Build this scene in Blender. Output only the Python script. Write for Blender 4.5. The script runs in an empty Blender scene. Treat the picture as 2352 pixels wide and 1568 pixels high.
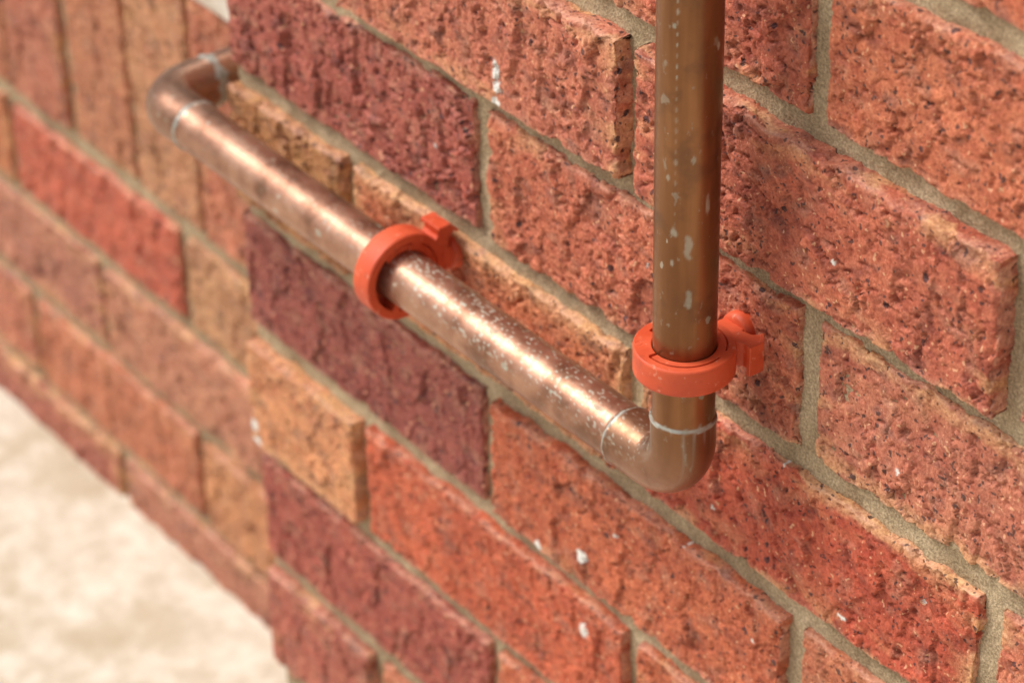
import bpy, numpy as np, math
from mathutils import Matrix, Vector
rng=np.random.RandomState(7)
MM=0.001
scene=bpy.context.scene
def link(o,parent=None):
    bpy.context.collection.objects.link(o)
    if parent: o.parent=parent
    return o
def empty(name):
    return link(bpy.data.objects.new(name,None))
# ---------------------------------------------------------------- noise
def _hi(ix,iy,seed):
    n=(ix.astype(np.int64)*374761393+iy.astype(np.int64)*668265263+seed*974634777)&0xffffffff
    n=((n^(n>>13))*1274126177)&0xffffffff
    return n^(n>>16)
def _h(ix,iy,seed):
    return (_hi(ix,iy,seed)&0xffff)/65536.0*2*math.pi
def noise(x,y,seed=0):
    x=np.asarray(x,float);y=np.asarray(y,float)
    ix=np.floor(x);iy=np.floor(y);fx=x-ix;fy=y-iy
    ux=fx*fx*fx*(fx*(fx*6-15)+10);uy=fy*fy*fy*(fy*(fy*6-15)+10)
    def g(a,b):
        t=_h(ix+a,iy+b,seed);return np.cos(t)*(fx-a)+np.sin(t)*(fy-b)
    n0=g(0,0)*(1-ux)+g(1,0)*ux;n1=g(0,1)*(1-ux)+g(1,1)*ux
    return (n0*(1-uy)+n1*uy)*1.5
def fbm(x,y,seed=0,o=3):
    r=0;a=1;s=0
    for i in range(o):
        r=r+a*noise(x*2**i,y*2**i,seed+i*17);s+=a;a*=0.5
    return r/s
def cells(x,y,seed):
    """nearest-cell lookup: returns offset to the cell point, random value, edge distance"""
    ix=np.floor(x);iy=np.floor(y)
    d1=np.full(x.shape,9.);d2=np.full(x.shape,9.);ox=np.zeros_like(x);oy=np.zeros_like(x);rv=np.zeros_like(x);rw=np.zeros_like(x)
    for a in(-1,0,1):
        for b in(-1,0,1):
            h=_hi(ix+a,iy+b,seed);px=ix+a+(h&1023)/1023.;py=iy+b+((h>>10)&1023)/1023.
            dx=x-px;dy=y-py;d=np.sqrt(dx*dx+dy*dy);m=d<d1
            d2=np.where(m,d1,np.minimum(d2,d));d1=np.where(m,d,d1)
            h2=_hi(ix+a,iy+b,seed+991)
            ox=np.where(m,dx,ox);oy=np.where(m,dy,oy);rv=np.where(m,(h2&4095)/4095.,rv);rw=np.where(m,((h2>>12)&4095)/4095.,rw)
    return ox,oy,rv,rw,d2-d1
def ss(a,b,x):
    t=np.clip((x-a)/(b-a),0,1);return t*t*(3-2*t)
# ---------------------------------------------------------------- mesh builder
class MB:
    def __init__(s): s.v=[];s.f=[];s.c=[];s.p=[];s.n=0
    def grid(s,V,col,par,flip=False):
        nx,nz=V.shape[:2]
        i=np.arange(nx*nz).reshape(nx,nz)+s.n
        q=np.stack([i[:-1,:-1],i[1:,:-1],i[1:,1:],i[:-1,1:]],-1).reshape(-1,4)
        if flip:q=q[:,::-1]
        s.v.append(V.reshape(-1,3));s.f.append(q);s.c.append(col.reshape(-1,4));s.p.append(par.reshape(-1,3));s.n+=nx*nz
    def make(s,name,mat,parent,smooth=True):
        v=np.concatenate(s.v).astype(np.float32)*MM;f=np.concatenate(s.f).astype(np.int32)
        me=bpy.data.meshes.new(name)
        me.vertices.add(len(v));me.vertices.foreach_set("co",v.ravel())
        me.loops.add(len(f)*4);me.loops.foreach_set("vertex_index",f.ravel())
        me.polygons.add(len(f));me.polygons.foreach_set("loop_start",np.arange(len(f),dtype=np.int32)*4)
        me.polygons.foreach_set("loop_total",np.full(len(f),4,np.int32))
        me.polygons.foreach_set("use_smooth",np.full(len(f),smooth))
        a=me.attributes.new("tint","FLOAT_COLOR","POINT");a.data.foreach_set("color",np.concatenate(s.c).astype(np.float32).ravel())
        a=me.attributes.new("par","FLOAT_VECTOR","POINT");a.data.foreach_set("vector",np.concatenate(s.p).astype(np.float32).ravel())
        me.update(calc_edges=True);me.materials.append(mat)
        return link(bpy.data.objects.new(name,me),parent)
def lin(c):
    c=np.array(c)/255.;return np.where(c<.04045,c/12.92,((c+.055)/1.055)**2.4)
# paint splashes (wall x,z,radius x, radius z) mm
PAINT=[(-98,112,2.2,6),(-97,103,2.5,3.5),(-98,94,3,3),(-352,-238,3.5,5),(-350,-250,4,4),(-356,-228,2,5),(-75,-164,2.6,4),(-37,-147,4,3.5),(-36,-196,3,4.5),
(42,-92,1.5,1.5),(112,2,5,1.0),(108,-5,1.0,4),(118,8,1.2,2.5),(60,-60,1.2,1.2),(150,-70,3,1.0),(-10,-118,1.3,1.3),(180,30,1.2,1.5),(95,-118,1.4,1.2),
(-160,40,1.2,1.2),(10,52,1.1,1.3),(140,120,1.2,1.2),(200,-30,1.1,1.4)]
def brick(mb,x0,x1,z0,z1,yf,tint,rough=1.0,step=1.0,seed=1,crease=None,tanedge=0.0,fine=True):
    L=x1-x0;Hh=z1-z0
    side=np.array([15,11,8,5.5,4,2.6,1.5,.7]) if fine else np.array([13,6,2.])
    def ax(L):
        n=max(4,int(L/step));m=np.linspace(0,L,n+1);return np.concatenate([-side,m,L+side[::-1]])
    tx,tz=np.meshgrid(ax(L),ax(Hh),indexing='ij')
    u=tx+seed*137.3;v=tz+seed*71.9
    X=np.clip(tx,0,L);Z=np.clip(tz,0,Hh)
    bx=np.maximum(np.maximum(-tx,tx-L),0);bz=np.maximum(np.maximum(-tz,tz-Hh),0);b=np.maximum(bx,bz)
    sx=np.where(tx>L/2,1.,-1.);sz=np.where(tz>Hh/2,1.,-1.)
    dx=np.minimum(np.abs(tx),np.abs(L-tx));dz=np.minimum(np.abs(tz),np.abs(Hh-tz))
    inside=(b==0)
    d=np.where(inside,np.minimum(dx,dz),0)
    chip=ss(.08,.42,fbm(u/13,v/13,seed+5,3))
    Y=b.copy()
    R=1.4+4.5*chip
    Y+=np.where(inside,(0.5+3.0*chip)*(1-np.minimum(d/R,1))**1.5,0.5+3.0*chip)
    ins=(0.5+1.8*chip)*(1-np.minimum(b/2.5,1))**2
    X-=np.where(bx>=bz,1,0)*np.where(dx<.01,1,np.where(bx>0,1,0))*sx*ins
    Z-=np.where(bz>=bx,1,0)*np.where(dz<.01,1,np.where(bz>0,1,0))*sz*ins
    fxe=1-np.minimum(dx/12,1)*inside;fze=1-np.minimum(dz/12,1)*inside
    fxe=np.where(bx>0,1,np.where(bz>0,1-np.minimum(dx/12,1),fxe));fze=np.where(bz>0,1,np.where(bx>0,1-np.minimum(dz/12,1),fze))
    X+=fxe*sx*fbm(Z/18+seed*3.1,sx*5.+seed,seed+31,4)*3.2
    Z+=fze*sz*fbm(X/24+seed*2.7,sz*5.+seed,seed+37,4)*3.4
    # relief: torn plates, each with its own level and tilt
    th=crease if crease is not None else rng.uniform(-.8,.8)
    c_,s_=math.cos(th),math.sin(th)
    wu=fbm(u/11,v/11,seed+2,4)*9;wv=fbm(u/11+50,v/11,seed+3,4)*9
    a_=(u*c_+v*s_+wu);b_=(-u*s_+v*c_+wv)
    ox,oy,rv,rw,ed=cells(a_/18,b_/26,seed)
    plate=(rv-.5)*1.8+(ox*(rw*.8+.6))*1.5+oy*(rv-.5)*1.2
    m1=ss(-.25,.05,fbm(u/30,v/24,seed+9,2))
    ox2,oy2,rv2,rw2,ed2=cells((u*c_+v*s_+wu*.6)/8.5,(-u*s_+v*c_+wv*.6)/12,seed+5)
    plate2=(rv2-.5)*.9+ox2*1.1*(rw2+.3)
    m2=ss(-.02,.12,fbm(u/17,v/15+40,seed+14,3))
    gap=ss(.10,.0,ed)*ss(.35,.6,rw)*ss(-.1,.2,noise(u/9,v/9,seed+79))
    gap2=ss(.14,.0,ed2)*ss(.45,.7,rw2)*m2
    h=1.0*fbm(u/38,v/38,seed,2)
    h=h+rough*(1.3*m1*plate+.7*m2*plate2-2.3*gap*m1-1.4*gap2)
    pit=ss(.36,.5,noise(u/3.0,v/3.0,seed+21))*ss(-.1,.25,fbm(u/18,v/18,seed+22,2))
    h=h-pit*1.2*(0.5+rough*.5)
    pit2=ss(.43,.54,noise(u/6.5,v/4.5,seed+25));h=h-pit2*1.7*rough
    if fine: h=h+.24*fbm(u/3,v/3,seed+27,2)+.14*noise(u/1.5,v/1.5,seed+29)
    w=np.where(inside,1.,.4)*(0.4+.6*np.minimum((d+b)/3.,1))
    wy=np.where(inside,1.,np.clip(1-b/2,0,1))
    Y-=h*w*wy
    X+=np.where((bx>0)&(bx>=bz),sx*h*.45,0);Z+=np.where((bz>0)&(bz>bx),sz*h*.45,0)
    V=np.stack([X+x0,Y+yf,Z+z0],-1)
    c=lin(tint)*np.array([.90,.91,.86])
    te=ss(.0,.3,fbm(u/34,v/14,seed+44,3)+ (tanedge-.45))*np.exp(-np.minimum(dz,dx)*inside/8.)*min(1,tanedge*1.6)
    col=np.ones(V.shape[:2]+(4,));big=fbm(u/45,v/30,seed+51,3);md=fbm(u/8,v/8,seed+53,4)
    k3=np.stack([1+.20*big+.24*md,1+.30*big+.46*md,1+.26*big+.48*md],-1)
    pl=(m1*(rv-.5)*.26+m2*(rv2-.5)*.28)[...,None]
    col[...,:3]=c[None,None]*np.clip(k3+pl,.4,2)
    ds=ss(.05,.5,fbm(u/16,v/12,seed+66,4))[...,None]*.40
    col[...,:3]=col[...,:3]*(1-ds)+lin((174,124,102))*ds
    tan=lin((216,162,114));col[...,:3]=col[...,:3]*(1-te[...,None]*.85)+tan*te[...,None]*.85
    wa=np.exp(-(dz*inside+bz*.3)/2.2)*ss(-.35,.15,fbm(u/20,v/9,seed+68,3))*.58
    col[...,:3]=col[...,:3]*(1-wa[...,None])+lin((214,158,134))*wa[...,None]
    dark=ss(.15,.45,fbm(u/18,v/13,seed+61,4))*.5
    col[...,:3]*=(1-dark[...,None]*np.array([.62,.56,.38]))
    p=np.zeros(V.shape[:2])
    if fine and abs(yf)<30:
        xx=V[...,0];zz=V[...,2]
        for (px,pz,rx,rz) in PAINT:
            q=((xx-px)/rx)**2+((zz-pz)/rz)**2
            if q.min()<4: p=np.maximum(p,ss(1.3,.7,q+noise(xx/1.6,zz/1.6,5)*.9))
    par=np.stack([p,np.clip(h,-2,2),np.full_like(p,rough)],-1)
    mb.grid(V,col,par)
# ---------------------------------------------------------------- materials
class NT:
    def __init__(s,name):
        s.m=bpy.data.materials.new(name);s.m.use_nodes=True;s.t=s.m.node_tree;s.t.nodes.clear()
        s.out=s.n("ShaderNodeOutputMaterial");s.b=s.n("ShaderNodeBsdfPrincipled");s.l(s.b.outputs[0],s.out.inputs[0])
    def n(s,t,**k):
        n=s.t.nodes.new(t)
        for a,b in k.items(): setattr(n,a,b)
        return n
    def l(s,a,b): s.t.links.new(a,b)
    def setv(s,i,v):
        if isinstance(v,bpy.types.NodeSocket): s.l(v,i)
        else: i.default_value=v
    def noise(s,vec,scale,detail=3,rough=.55,dist=0):
        n=s.n("ShaderNodeTexNoise");s.l(vec,n.inputs["Vector"]);n.inputs["Scale"].default_value=scale;n.inputs["Detail"].default_value=detail
        n.inputs["Roughness"].default_value=rough;n.inputs["Distortion"].default_value=dist;return n.outputs["Fac"]
    def voro(s,vec,scale):
        n=s.n("ShaderNodeTexVoronoi");s.l(vec,n.inputs["Vector"]);n.inputs["Scale"].default_value=scale;return n.outputs["Distance"],n.outputs["Color"]
    def mr(s,v,a,b,c=0.,d=1.,smooth=True):
        n=s.n("ShaderNodeMapRange");n.interpolation_type='SMOOTHSTEP' if smooth else 'LINEAR'
        s.setv(n.inputs[0],v);n.inputs[1].default_value=a;n.inputs[2].default_value=b;n.inputs[3].default_value=c;n.inputs[4].default_value=d;return n.outputs[0]
    def math(s,op,a,b=0.,c=None):
        n=s.n("ShaderNodeMath",operation=op);s.setv(n.inputs[0],a);s.setv(n.inputs[1],b)
        if c is not None:s.setv(n.inputs[2],c)
        return n.outputs[0]
    def mix(s,f,a,b,bt='MIX'):
        n=s.n("ShaderNodeMix",data_type='RGBA',blend_type=bt);s.setv(n.inputs[0],f);s.setv(n.inputs[6],a);s.setv(n.inputs[7],b);return n.outputs[2]
    def mapping(s,vec,sc=(1,1,1),loc=(0,0,0)):
        n=s.n("ShaderNodeMapping");s.l(vec,n.inputs[0]);n.inputs["Scale"].default_value=sc;n.inputs["Location"].default_value=loc;return n.outputs[0]
    def bump(s,h,strength,dist,prev=None):
        n=s.n("ShaderNodeBump");s.l(h,n.inputs["Height"]);n.inputs["Strength"].default_value=strength;n.inputs["Distance"].default_value=dist
        if prev:s.l(prev,n.inputs["Normal"])
        return n.outputs[0]
    def attr(s,name):
        return s.n("ShaderNodeAttribute",attribute_name=name)
def rgb(c,k=1.):
    c=lin(c)*k;return (float(c[0]),float(c[1]),float(c[2]),1)
# brick
B=NT("brick_clay");tc=B.n("ShaderNodeTexCoord").outputs["Object"]
t=B.attr("tint").outputs["Color"];pa=B.attr("par");sp=B.n("ShaderNodeSeparateXYZ");B.l(pa.outputs["Vector"],sp.inputs[0])
n2=B.noise(tc,520,2,.7)
c=B.mix(B.mr(n2,.28,.72,0,1,False),B.mix(1.,t,(.68,.58,.56,1),'MULTIPLY'),B.mix(1.,t,(1.26,1.46,1.44,1),'MULTIPLY'))
n4=B.noise(B.mapping(tc,loc=(7,5,1)),330,1,.5)
c=B.mix(B.mr(n4,.65,.70,0,.8),c,rgb((56,42,44)))
c=B.mix(B.mr(n4,.32,.28,0,.7),c,rgb((226,172,132)))
vd,vcol=B.voro(B.mapping(tc,loc=(.5,.2,.9)),95)
sc=B.n("ShaderNodeSeparateColor");B.l(vcol,sc.inputs[0])
spot=B.math('LESS_THAN',B.math('ADD',vd,B.math('MULTIPLY',B.math('SUBTRACT',n2,.5),.2)),B.mr(sc.outputs[0],.5,1,0,.2,False))
c=B.mix(B.math('MULTIPLY',spot,.8),c,rgb((46,36,46)))
c=B.mix(sp.outputs[0],c,(.78,.76,.7,1))
B.l(c,B.b.inputs["Base Color"])
B.setv(B.b.inputs["Roughness"],.64);B.b.inputs["Specular IOR Level"].default_value=.38
B.l(B.bump(n2,.9,.0010),B.b.inputs["Normal"])
# mortar
M=NT("mortar_sand");tc=M.n("ShaderNodeTexCoord").outputs["Object"]
n1=M.noise(tc,30,3,.6);n2=M.noise(tc,700,2,.7)
c=M.mix(M.mr(n1,.3,.7),rgb((162,142,114)),rgb((198,178,148)))
c=M.mix(M.mr(n2,.3,.75),M.mix(1.,c,(.62,.6,.56,1),'MULTIPLY'),M.mix(1.,c,(1.22,1.21,1.18,1),'MULTIPLY'))
M.l(c,M.b.inputs["Base Color"]);M.b.inputs["Roughness"].default_value=.95;M.b.inputs["Specular IOR Level"].default_value=.2
M.l(M.bump(n2,1.,.0010),M.b.inputs["Normal"])
# ---------------------------------------------------------------- main wall
wall=empty("brick_wall")
mb=MB()
T={(0,-1):(178,96,74),(0,0):(190,98,76),
(1,-2):(174,88,68),(1,-1):(192,108,86),(1,0):(188,98,76),(1,1):(184,94,72),
(2,-1):(170,88,76),(2,0):(192,104,80),(2,1):(194,112,90),
(3,-2):(192,130,88),(3,-1):(196,102,72),(3,0):(192,84,62),(3,1):(194,108,84),
(4,-1):(152,76,68),(4,0):(196,100,70),(4,1):(198,114,84),
(5,-2):(214,140,100),(5,-1):(198,94,66),(5,0):(192,98,68),
(6,-1):(168,82,70),(6,0):(196,102,72),(7,-2):(176,94,80),(7,-1):(200,116,88),(7,0):(188,98,74)}
E={(1,-1):(-6.,1.0,.5),(1,0):(-6.5,1.0,.45),(2,-1):(.5,1.3,.2),(2,0):(0,.95,.4),(2,1):(1.5,.85,.6),(3,-2):(-3.5,1.3,.3),(3,-1):(-1.5,.95,1.15),(3,0):(0,.85,.6),(3,1):(.5,.9,.5),
(4,-1):(0,.8,.1),(4,0):(-3,.7,.3),(5,-2):(-5.5,.5,.5),(5,-1):(-2.5,.6,.2),(6,-1):(-.5,.7,.2),(7,-2):(-4,.6,.4),(0,0):(0,1.0,.4),(0,-1):(-6,.9,.6),(6,0):(-2,.6,.3)}
pal=[(186,98,74),(178,88,70),(194,106,78),(166,84,70),(192,116,80),(188,90,64)]
CX=-356.
for r in range(-5,8):
    zt=172+86-86*r; zb=zt-86
    off=0 if r%2 else 120
    js=[off+240*i for i in range(-3,6)]
    js=[j for j in js if j>CX+20]
    edges=[CX-5]+js
    for i in range(len(edges)-1):
        a,b=edges[i],edges[i+1]
        if i==0: key=(r,-2 if r%2 else -1)
        else: key=(r,int(round((a-off)/240.))+(0 if r%2 else 1))
        tint=T.get(key,pal[rng.randint(6)]);pr,rg,te=E.get(key,(rng.uniform(-2,1),rng.uniform(.6,1.1),rng.uniform(0,.5)))
        vis=(a<300 and zb<300 and zt>-470)
        j=rng.uniform(-1,1,4)
        brick(mb,a+5.8+j[0]*(i>0),b-5.8+j[1],zb+6.3+j[2]*.8,zt-6.6+j[3]*.8,pr,tint,rg,.8 if vis else 5.0,seed=40+r*13+i*101,tanedge=te,fine=vis)
mb.make("bricks",B.m,wall)
mo=MB()
def mortar(mo,x0,x1,z0,z1,y,step,seed=3,amp=1.8):
    xs=np.linspace(x0,x1,int((x1-x0)/step)+2);zs=np.linspace(z0,z1,int((z1-z0)/step)+2)
    x,z=np.meshgrid(xs,zs,indexing='ij')
    h=amp*fbm(x/28,z/28,seed,3)+(.7*fbm(x/5,z/5,seed+3,3)+.3*noise(x/1.8,z/1.8,seed+6) if step<3 else 0)
    V=np.stack([x,y-h,z],-1);mo.grid(V,np.ones(V.shape[:2]+(4,)),np.zeros(V.shape[:2]+(3,)))
mortar(mo,CX+2,300,-470,300,4.3,1.4)
mortar(mo,300,1085,-600,688,4.4,8)
mortar(mo,CX+2,300,300,688,4.4,8);mortar(mo,CX+2,300,-600,-470,4.4,8)
def boxg(mo,x0,x1,y0,y1,z0,z1):
    def q(a,b,c,d):
        V=np.array([[a,b],[d,c]],float);mo.grid(V,np.ones((2,2,4)),np.zeros((2,2,3)))
    q((x0,y0,z0),(x1,y0,z0),(x1,y0,z1),(x0,y0,z1));q((x0,y1,z0),(x1,y1,z0),(x1,y1,z1),(x0,y1,z1))
    q((x0,y0,z0),(x0,y1,z0),(x0,y1,z1),(x0,y0,z1));q((x1,y0,z0),(x1,y1,z0),(x1,y1,z1),(x1,y0,z1))
    q((x0,y0,z1),(x1,y0,z1),(x1,y1,z1),(x0,y1,z1));q((x0,y0,z0),(x1,y0,z0),(x1,y1,z0),(x0,y1,z0))
boxg(mo,CX+3,1080,12,110,-600,686)
# ---------------------------------------------------------------- recessed wall + sill
YR=98.
mr_=MB()
RT={(0,0):(196,96,76),(0,1):(192,134,100),(1,0):(182,114,96),(1,1):(194,126,102),(2,-1):(192,114,92),(2,0):(196,116,88),(2,1):(202,134,96),(3,0):(178,102,88),(3,1):(188,120,100)}
for r in range(0,4):
    zt=-258-86*r;zb=zt-86
    base=-604 if r%2==0 else -727
    js=[base+240*i for i in range(-4,3)]
    for i in range(len(js)-1):
        a,b=js[i],min(js[i+1],-345)
        if a>-360: continue
        key=(r,i-4+1) if r%2==0 else (r,i-3)
        brick(mr_,a+5.5,b-5.5,zb+6,zt-6,YR+rng.uniform(-4,1.5),RT.get(key,pal[rng.randint(6)]),.9,1.8,seed=500+r*31+i*7,tanedge=rng.uniform(0.2,.7),fine=True)
ST=[(188,118,90),(192,130,98),(188,110,86),(178,120,84),(192,120,92),(184,108,88)]
for i in range(-8,5):
    a=-744+88*i
    if a>-400: continue
    brick(mr_,a+4.8,min(a+83.2,-350),-248,-58,YR-2+rng.uniform(-5,2.5),ST[i%6],.8,1.8,seed=800+i*11,tanedge=.4,fine=True)
for r in range(0,9):
    brick(mr_,-425,-350,-53+86*r,-53+86*r+76,YR,pal[r%6],.5,4,seed=900+r,fine=False)
mr_.make("recess_bricks",B.m,wall)
mortar(mo,-1600,-352,-620,-58,YR+4.5,3,seed=9)
mortar(mo,-430,-352,-58,700,YR+4.5,8,seed=9)
mo.make("mortar",M.m,wall)
# ---------------------------------------------------------------- window above the sill
win=empty("window")
def box(name,x0,x1,y0,y1,z0,z1,mat,parent,bev=1.5):
    me=bpy.data.meshes.new(name)
    vs=[(x,y,z) for x in(x0,x1) for y in(y0,y1) for z in(z0,z1)]
    me.from_pydata([tuple(np.array(v)*MM) for v in vs],[],[(0,1,3,2),(4,6,7,5),(0,4,5,1),(2,3,7,6),(0,2,6,4),(1,5,7,3)])
    o=link(bpy.data.objects.new(name,me),parent);me.materials.append(mat)
    m=o.modifiers.new("b","BEVEL");m.width=bev*MM;m.segments=3
    return o
WP=NT("white_painted_timber");tc=WP.n("ShaderNodeTexCoord").outputs["Object"]
WP.l(WP.mix(WP.mr(WP.noise(tc,40,4),.35,.7),rgb((215,206,194)),rgb((190,176,160))),WP.b.inputs["Base Color"]);WP.b.inputs["Roughness"].default_value=.45
GL=NT("window_glass");GL.b.inputs["Base Color"].default_value=(.02,.025,.03,1);GL.b.inputs["Roughness"].default_value=.06
box("frame_sill",-1600,-430,92,150,-62,-30,WP.m,win);box("frame_jamb",-470,-430.5,100,150,-29,690,WP.m,win)
box("glass",-1600,-471,128,132,-29.5,690,GL.m,win,.1)
# ---------------------------------------------------------------- ground
G=NT("concrete_pavement");tc=G.n("ShaderNodeTexCoord").outputs["Object"]
n1=G.noise(tc,9,5,.65);n2=G.noise(tc,45,4,.65);n3=G.noise(tc,500,2,.6)
c=G.mix(G.mr(n2,.3,.7),rgb((206,193,172)),rgb((236,228,213)))
c=G.mix(G.mr(n1,.48,.62,0,.65),c,rgb((188,170,140)))
c=G.mix(G.mr(n3,.35,.7,0,.25),c,rgb((160,146,126)))
G.l(c,G.b.inputs["Base Color"]);G.b.inputs["Roughness"].default_value=.9;G.l(G.bump(n3,.7,.002),G.b.inputs["Normal"])
me=bpy.data.meshes.new("pavement")
s=40
me.from_pydata([(-s,-s,-.563),(s,-s,-.563),(s,s,-.563),(-s,s,-.563)],[],[(0,1,2,3)]);me.materials.append(G.m)
link(bpy.data.objects.new("pavement",me))
# ---------------------------------------------------------------- copper pipe
PY=-34.;PX=77.;PZ=-15.5;FX=-379.;RP=14.4;RB=21.
path=[]
def seg(p,q,st):
    p=np.array(p,float);q=np.array(q,float);n=max(2,int(np.linalg.norm(q-p)/st))
    for i in range(n): path.append(p+(q-p)*i/n)
def arc(c,e1,e2,n):
    for i in range(n):
        a=math.pi/2*i/n;path.append(np.array(c)+RB*(math.cos(a)*np.array(e1)+math.sin(a)*np.array(e2)))
seg((PX,PY,690),(PX,PY,260),6);seg((PX,PY,260),(PX,PY,PZ+RB),.8)
arc((PX-RB,PY,PZ+RB),(1,0,0),(0,0,-1),46)
seg((PX-RB,PY,PZ),(FX+RB,PY,PZ),.8)
arc((FX+RB,PY+RB,PZ),(0,-1,0),(-1,0,0),46)
seg((FX,PY+RB,PZ),(FX,100,PZ),.8)
path=np.array(path)
tan_=np.gradient(path,axis=0);tan_/=np.linalg.norm(tan_,axis=1)[:,None]
sl=np.concatenate([[0],np.cumsum(np.linalg.norm(np.diff(path,axis=0),axis=1))])
N=np.zeros_like(path);n=np.array([0,1.,0])
for i in range(len(path)):
    n=n-tan_[i]*(n@tan_[i]);n/=np.linalg.norm(n);N[i]=n
Bn=np.cross(tan_,N)
K=129;ang=np.linspace(0,2*math.pi,K)
def near(pt): return sl[np.argmin(np.linalg.norm(path-np.array(pt),axis=1))]
sA=near((PX,PY,19.5));sB=near((PX-40,PY,PZ));sC=near((FX+40,PY,PZ));sD=near((FX,PY+35,PZ))
S,A=np.meshgrid(sl,ang,indexing='ij')
wob=.5*noise(A*1.3,S*0+3,3)
Rr=np.full_like(S,RP)
sold=np.zeros_like(S);elb=np.zeros_like(S)
for (a,b) in((sA,sB),(sC,sD)):
    m=(S>a+wob)&(S<b-wob)
    Rr=np.where(m,RP+.75,Rr);elb=np.maximum(elb,ss(a-2,a+3,S)*ss(b+2,b-3,S))
for k,e in enumerate((sA,sB,sC,sD)):
    e2=e+.5*np.sin(A*2+k)+.35*noise(np.cos(A)*2+k*9,np.sin(A)*2,8)
    wd=1.0+.7*noise(np.cos(A)*3+k*5,np.sin(A)*3,4)
    if k==3: wd=wd*3.6
    g=np.exp(-((S-e2)/wd)**2);Rr+=.45*g;sold=np.maximum(sold,ss(.25,.6,g))
drip=ss(.15,.4,noise(A*4,S/60,77))*(S>sA)*np.exp(-np.maximum(S-sA,0)/20)*.65
sold=np.maximum(sold,drip)
Rr+=.10*noise(S/40,A*1.5,12)
D=np.cos(A)[...,None]*N[:,None]+np.sin(A)[...,None]*Bn[:,None]
V=path[:,None]+D*Rr[...,None]
vert=ss(PZ-16,PZ+30,V[...,2])*(V[...,0]>PX-42)*1.
up=ss(-.1,.7,D[...,2])
reg=np.exp(-((V[...,0]+85)/75)**2)+.35*np.exp(-((V[...,0]-20)/45)**2)+.10
nf=noise(S/2.6,A*RP/1.6,91);nf2=fbm(S/16,A*RP/9,93,2)
fl=ss(.34,.46,nf*.85+.30*nf2*1.4+.12*(reg-.6))*up*np.minimum(1,reg+.2)*(V[...,2]<PZ+20)*(sl[:,None]>sA)
dd=np.array([.474,-.881,0]);ca=(D@dd)
off=RP*np.arccos(np.clip(ca,-1,1))
zz=V[...,2]
dots=np.zeros_like(S)
for z0 in np.arange(128,262,5.1):
    r0=.55+.9*abs(noise(z0*.37,.5,3))
    dots=np.maximum(dots,ss(1.3,.6,np.sqrt((off/.6)**2+((zz-z0)/1.5)**2)/r0)*(V[...,2]>20)*min(1,(z0-110)/80.)*(.5+.5*(noise(z0*.9,.2,9)>-.1)))
dots*=.55
cam_az=math.atan2(-.653,.757)
az=np.arctan2(D[...,1],D[...,0]);da=(az-cam_az+math.pi)%(2*math.pi)-math.pi
for (ao,z0,ra,rz) in [(3,117,2.0,6.5),(-22,124,1.7,2.6),(6,90,1.5,5.5),(38,137,1.0,5),(-35,150,.9,2),(-25,108,.9,1.6),(10,160,.8,2.5)]:
    q=((da*RP-math.radians(ao)*RP)/ra)**2+((zz-z0)/rz)**2
    dots=np.maximum(dots,ss(1.3,.3,q+noise(S/3,A*4,33)*.8)*(zz>20)*.5)
dots=np.maximum(dots,fl*.8)
col=np.zeros(V.shape[:2]+(4,));col[...,0]=vert;col[...,1]=np.clip(sold,0,1);col[...,2]=dots;col[...,3]=1
par=np.stack([S*MM,A*RP*MM,elb],-1)
pm=MB();pm.grid(V,col,par)
C=NT("weathered_copper")
at=C.attr("tint");sc=C.n("ShaderNodeSeparateColor");C.l(at.outputs["Color"],sc.inputs[0])
tc=C.n("ShaderNodeTexCoord").outputs["Object"];pv=C.attr("par").outputs["Vector"]
sv=C.n("ShaderNodeSeparateXYZ");C.l(pv,sv.inputs[0])
st=C.noise(C.mapping(pv,(9,90,1)),1,3,.5);bl=C.noise(tc,30,4,.6);fn=C.noise(tc,300,3,.6)
cv=C.mix(C.mr(st,.3,.7),rgb((122,82,52)),rgb((152,106,70)))
ch=C.mix(C.mr(bl,.35,.68),rgb((154,110,88)),rgb((194,150,126)))
c=C.mix(sc.outputs[0],ch,cv)
c=C.mix(C.math('MULTIPLY',sv.outputs[2],.35),c,rgb((112,84,66)))
c=C.mix(C.mr(bl,.46,.32,0,.5),c,rgb((96,70,54)))
blot=C.mr(C.noise(C.mapping(pv,(110,170,1),(4,2,0)),1,3,.55),.62,.69,0,.7)
c=C.mix(blot,c,rgb((146,130,110)))
v1,vcl=C.voro(C.mapping(pv,(75,120,1)),1);v1c=C.n("ShaderNodeSeparateColor");C.l(vcl,v1c.inputs[0])
sp1=C.mr(C.math('SUBTRACT',C.math('ADD',v1,C.math('MULTIPLY',C.math('SUBTRACT',fn,.5),.3)),C.mr(v1c.outputs[0],.66,1,0,.24,False)),.0,-.04)
c=C.mix(C.math('MULTIPLY',sp1,.6),c,C.mix(v1c.outputs[1],rgb((190,180,162)),rgb((140,150,134))))
c=C.mix(sc.outputs[1],c,C.mix(fn,rgb((120,116,104)),rgb((205,205,196))))
c=C.mix(sc.outputs[2],c,C.mix(bl,rgb((160,174,156)),rgb((208,202,190))))
C.l(c,C.b.inputs["Base Color"])
non=C.math('MAXIMUM',C.math('MAXIMUM',sp1,C.math('MULTIPLY',sc.outputs[1],.6)),C.math('MAXIMUM',sc.outputs[2],blot))
C.l(C.mr(non,0,1,.78,.1,False),C.b.inputs["Metallic"])
C.l(C.math('ADD',C.mr(fn,.3,.7,.28,.42),C.math('MULTIPLY',non,.2)),C.b.inputs["Roughness"])
C.l(C.bump(fn,.25,.0004),C.b.inputs["Normal"])
pipe=pm.make("copper_pipe",C.m,None)
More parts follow.
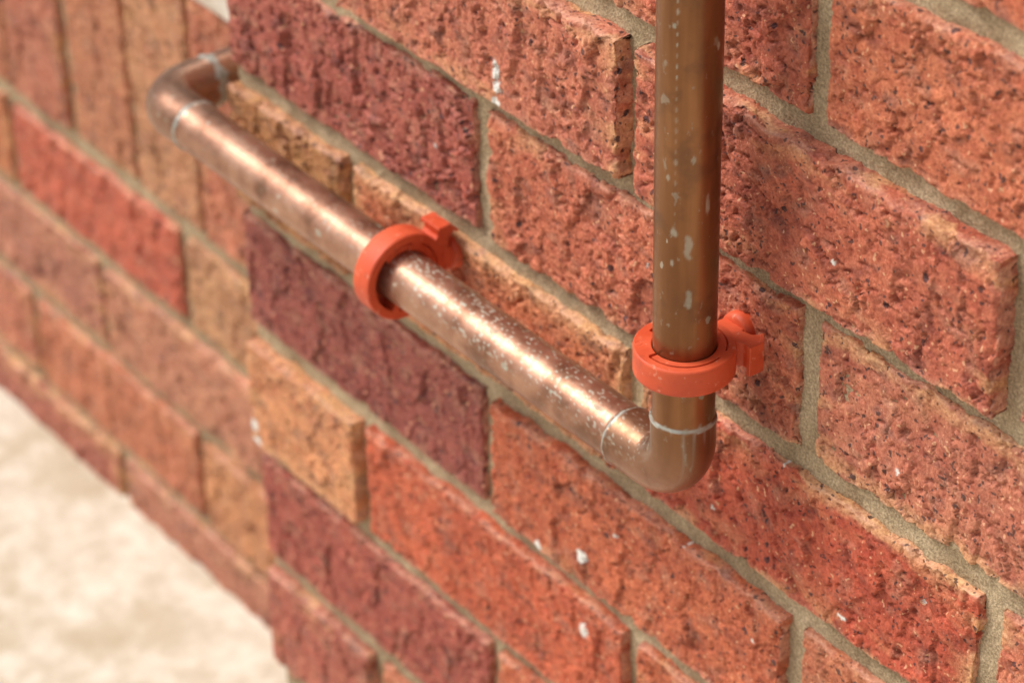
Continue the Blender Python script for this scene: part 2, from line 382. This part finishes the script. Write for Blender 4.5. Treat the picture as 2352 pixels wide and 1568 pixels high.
# ---------------------------------------------------------------- clips
O=NT("orange_plastic");tc=O.n("ShaderNodeTexCoord").outputs["Object"]
n1=O.noise(tc,60,3,.6);n2=O.noise(tc,900,2,.6);n3=O.noise(tc,250,2,.6)
c=O.mix(O.mr(n1,.3,.7),rgb((200,74,38)),rgb((214,90,52)))
c=O.mix(O.mr(n3,.64,.72,0,.5),c,rgb((222,150,122)))
c=O.mix(O.mr(O.noise(O.mapping(tc,loc=(2,2,2)),130,2),.58,.7,0,.4),c,rgb((150,62,38)))
O.l(c,O.b.inputs["Base Color"]);O.l(O.mr(n1,.3,.7,.48,.65),O.b.inputs["Roughness"]);O.l(O.bump(n2,.25,.0003),O.b.inputs["Normal"])
def clip(name,M4,void,ro=23.2):
    top=empty(name);top.matrix_world=M4
    hh=6.75;ri=RP+.25
    na=361;th=np.linspace(-math.pi,math.pi,na)
    rt=np.concatenate([np.linspace(ri,ri+.4,3),np.linspace(ri+.5,ro-.6,44),[ro-.35,ro-.1]])
    def faceh(r,t):
        z=np.full_like(r,hh)
        z-=ss(ro-.6,ro,r)*.6+ss(ri+.5,ri,r)*.4
        deg=np.degrees(t)
        def arcm(a,b,w=1.): return ss(a-w,a+w,deg)*ss(b+w,b-w,deg)
        gr=lambda c,w: ss(c-w-.12,c-w+.12,r)*ss(c+w+.12,c+w-.12,r)
        z-=3.*gr(18.8,.4)*arcm(-95,15)
        z-=3.*gr(18.4,.4)*arcm(150,178)
        z-=3.*gr(18.4,.4)*arcm(-178,-165)
        z-=2.6*ss(18.8,18.6,r)*(arcm(-98.,-94.,.4)+arcm(-167,-162.5,.4))
        z-=2.*gr(19.1,.35)*arcm(35,120)
        if void:
            z-=9*ss(19.2,18.8,r)*arcm(void[0],void[1])
            z-=1.0*ss(19.2,18.8,r)*arcm(void[1],void[2])
        return z
    Rg,Tg=np.meshgrid(rt,th,indexing='ij')
    zt=faceh(Rg,Tg);zb=-faceh(Rg,Tg)
    if void: zt=np.full_like(zb,hh)-ss(ro-.6,ro,Rg)*.6
    ow=np.linspace(.97,-.97,10)*hh
    g=MB()
    def P(r,t,z): return np.stack([r*np.cos(t),r*np.sin(t),z],-1)
    def add(V): g.grid(V,np.ones(V.shape[:2]+(4,)),np.zeros(V.shape[:2]+(3,)))
    Zo,To=np.meshgrid(ow,th,indexing='ij')
    Ro=ro-.22*np.exp(-((Zo+.6)/.35)**2)
    outer=P(Ro,To,Zo*.93)
    a=P(Rg,Tg,zt);b=P(Rg,Tg,zb)[::-1]
    Vall=np.concatenate([a,outer,b,a[:1]],0)
    add(Vall)
    o=g.make("ring",O.m,top)
    m=o.modifiers.new("e","EDGE_SPLIT");m.split_angle=math.radians(50)
    def blk(nm,pts,z0,z1,bev=.6,rot=0.):
        me=bpy.data.meshes.new(nm);n=len(pts);c_,s_=math.cos(rot),math.sin(rot)
        pts=[(x*c_-y*s_,x*s_+y*c_) for x,y in pts]
        vs=[(x*MM,y*MM,z0*MM) for x,y in pts]+[(x*MM,y*MM,z1*MM) for x,y in pts]
        fs=[tuple(range(n))[::-1],tuple(range(n,2*n))]+[(i,(i+1)%n,n+(i+1)%n,n+i) for i in range(n)]
        me.from_pydata(vs,[],fs);me.materials.append(O.m)
        o=link(bpy.data.objects.new(nm,me),top);m=o.modifiers.new("b","BEVEL");m.width=bev*MM;m.segments=3;m.limit_method='ANGLE'
        for p in me.polygons:p.use_smooth=False
        return o
    blk("stem",[(-8,17),(8,17),(7,24),(6,33.6),(-6,33.6),(-7,24)],-5.2,5.2)
    # wedge-shaped latch: narrow where it leaves the ring, wide at its outer end
    rot=math.radians(16)
    blk("latch_arm",[(12,18.5),(17.0,14.0),(21.5,15.8),(25.5,14.2),(27.4,20.5),(24.0,26.0),(20.4,23.6),(14,24)],-6.2,6.6,.6,rot)
    blk("latch_lip",[(24.2,13.6),(26.4,13.0),(28.9,20.6),(24.9,27.2),(23.6,25.6),(26.6,20.4)],-8.4,7.2,.4,rot)
    me=bpy.data.meshes.new("boss");vs=[];fs=[];nn=40
    prof=[(0,29.2),(4,29.2),(8.2,29.4),(9.2,30.2),(9.6,33),(9.6,36.5)]
    for i,(r,y) in enumerate(prof):
        for k in range(nn):
            q=2*math.pi*k/nn;vs.append((r*math.cos(q)*MM,y*MM,r*math.sin(q)*MM))
    for i in range(len(prof)-1):
        for k in range(nn): fs.append((i*nn+k,i*nn+(k+1)%nn,(i+1)*nn+(k+1)%nn,(i+1)*nn+k))
    me.from_pydata(vs,[],fs);me.materials.append(O.m)
    for p in me.polygons:p.use_smooth=True
    link(bpy.data.objects.new("boss",me),top)
    bm=MB();q=np.linspace(0,2*math.pi,25);w=np.linspace(0,2*math.pi,9)
    Q,Wd=np.meshgrid(q,w,indexing='ij')
    cx,cy=20.6*math.cos(math.radians(-130)),20.6*math.sin(math.radians(-130))
    V=np.stack([cx+(1.5+.22*np.cos(Wd))*np.cos(Q),cy+(1.5+.22*np.cos(Wd))*np.sin(Q),hh-.02+.18*np.sin(Wd)],-1)
    bm.grid(V,np.ones(V.shape[:2]+(4,)),np.zeros(V.shape[:2]+(3,)));bm.make("mould_mark",O.m,top)
    return top
clip("pipe_clip",Matrix.Translation((PX*MM,PY*MM,.0508)),None)
Mh=Matrix(((0,0,-1,-.1468),(0,1,0,PY*MM),(1,0,0,PZ*MM),(0,0,0,1)))
clip("pipe_clip",Mh,(-150,-40,10),24.0)
# ---------------------------------------------------------------- light
w=bpy.data.worlds.new("World");scene.world=w;w.use_nodes=True;nt=w.node_tree
bg=nt.nodes["Background"];sky=nt.nodes.new("ShaderNodeTexSky");sky.sky_type='NISHITA';sky.sun_disc=False
Sd=Vector((-.48,-.44,.85)).normalized()
sky.sun_elevation=math.asin(Sd.z);sky.sun_rotation=math.atan2(Sd.x,Sd.y);sky.dust_density=4;sky.air_density=1.;sky.ozone_density=1
hs=nt.nodes.new("ShaderNodeHueSaturation");hs.inputs["Saturation"].default_value=.25
nt.links.new(sky.outputs[0],hs.inputs["Color"]);nt.links.new(hs.outputs[0],bg.inputs[0]);bg.inputs[1].default_value=.13
sd=bpy.data.lights.new("sun","SUN");sd.energy=2.9;sd.angle=math.radians(28);sd.color=(1,.955,.89)
so=link(bpy.data.objects.new("sun",sd));so.rotation_euler=Sd.to_track_quat('Z','Y').to_euler()
# ---------------------------------------------------------------- camera
a,p,r=.6411,.5913,-.0218
F=np.array([-math.cos(a)*math.cos(p),math.sin(a)*math.cos(p),-math.sin(p)]);R0=np.array([math.sin(a),math.cos(a),0.]);U0=np.cross(R0,F)
cr,sr=math.cos(r),math.sin(r);R=cr*R0+sr*U0;U=-sr*R0+cr*U0
cd=bpy.data.cameras.new("camera");co=link(bpy.data.objects.new("camera",cd))
co.matrix_world=Matrix(((R[0],U[0],-F[0],.9025),(R[1],U[1],-F[1],-.746),(R[2],U[2],-F[2],.7908),(0,0,0,1)))
cd.lens=103.4;cd.sensor_width=36;cd.clip_start=.01;cd.clip_end=500
cd.dof.use_dof=True;cd.dof.focus_distance=1.28;cd.dof.aperture_fstop=9
scene.camera=co
scene.view_settings.view_transform='Standard';scene.view_settings.look='None';scene.view_settings.exposure=0
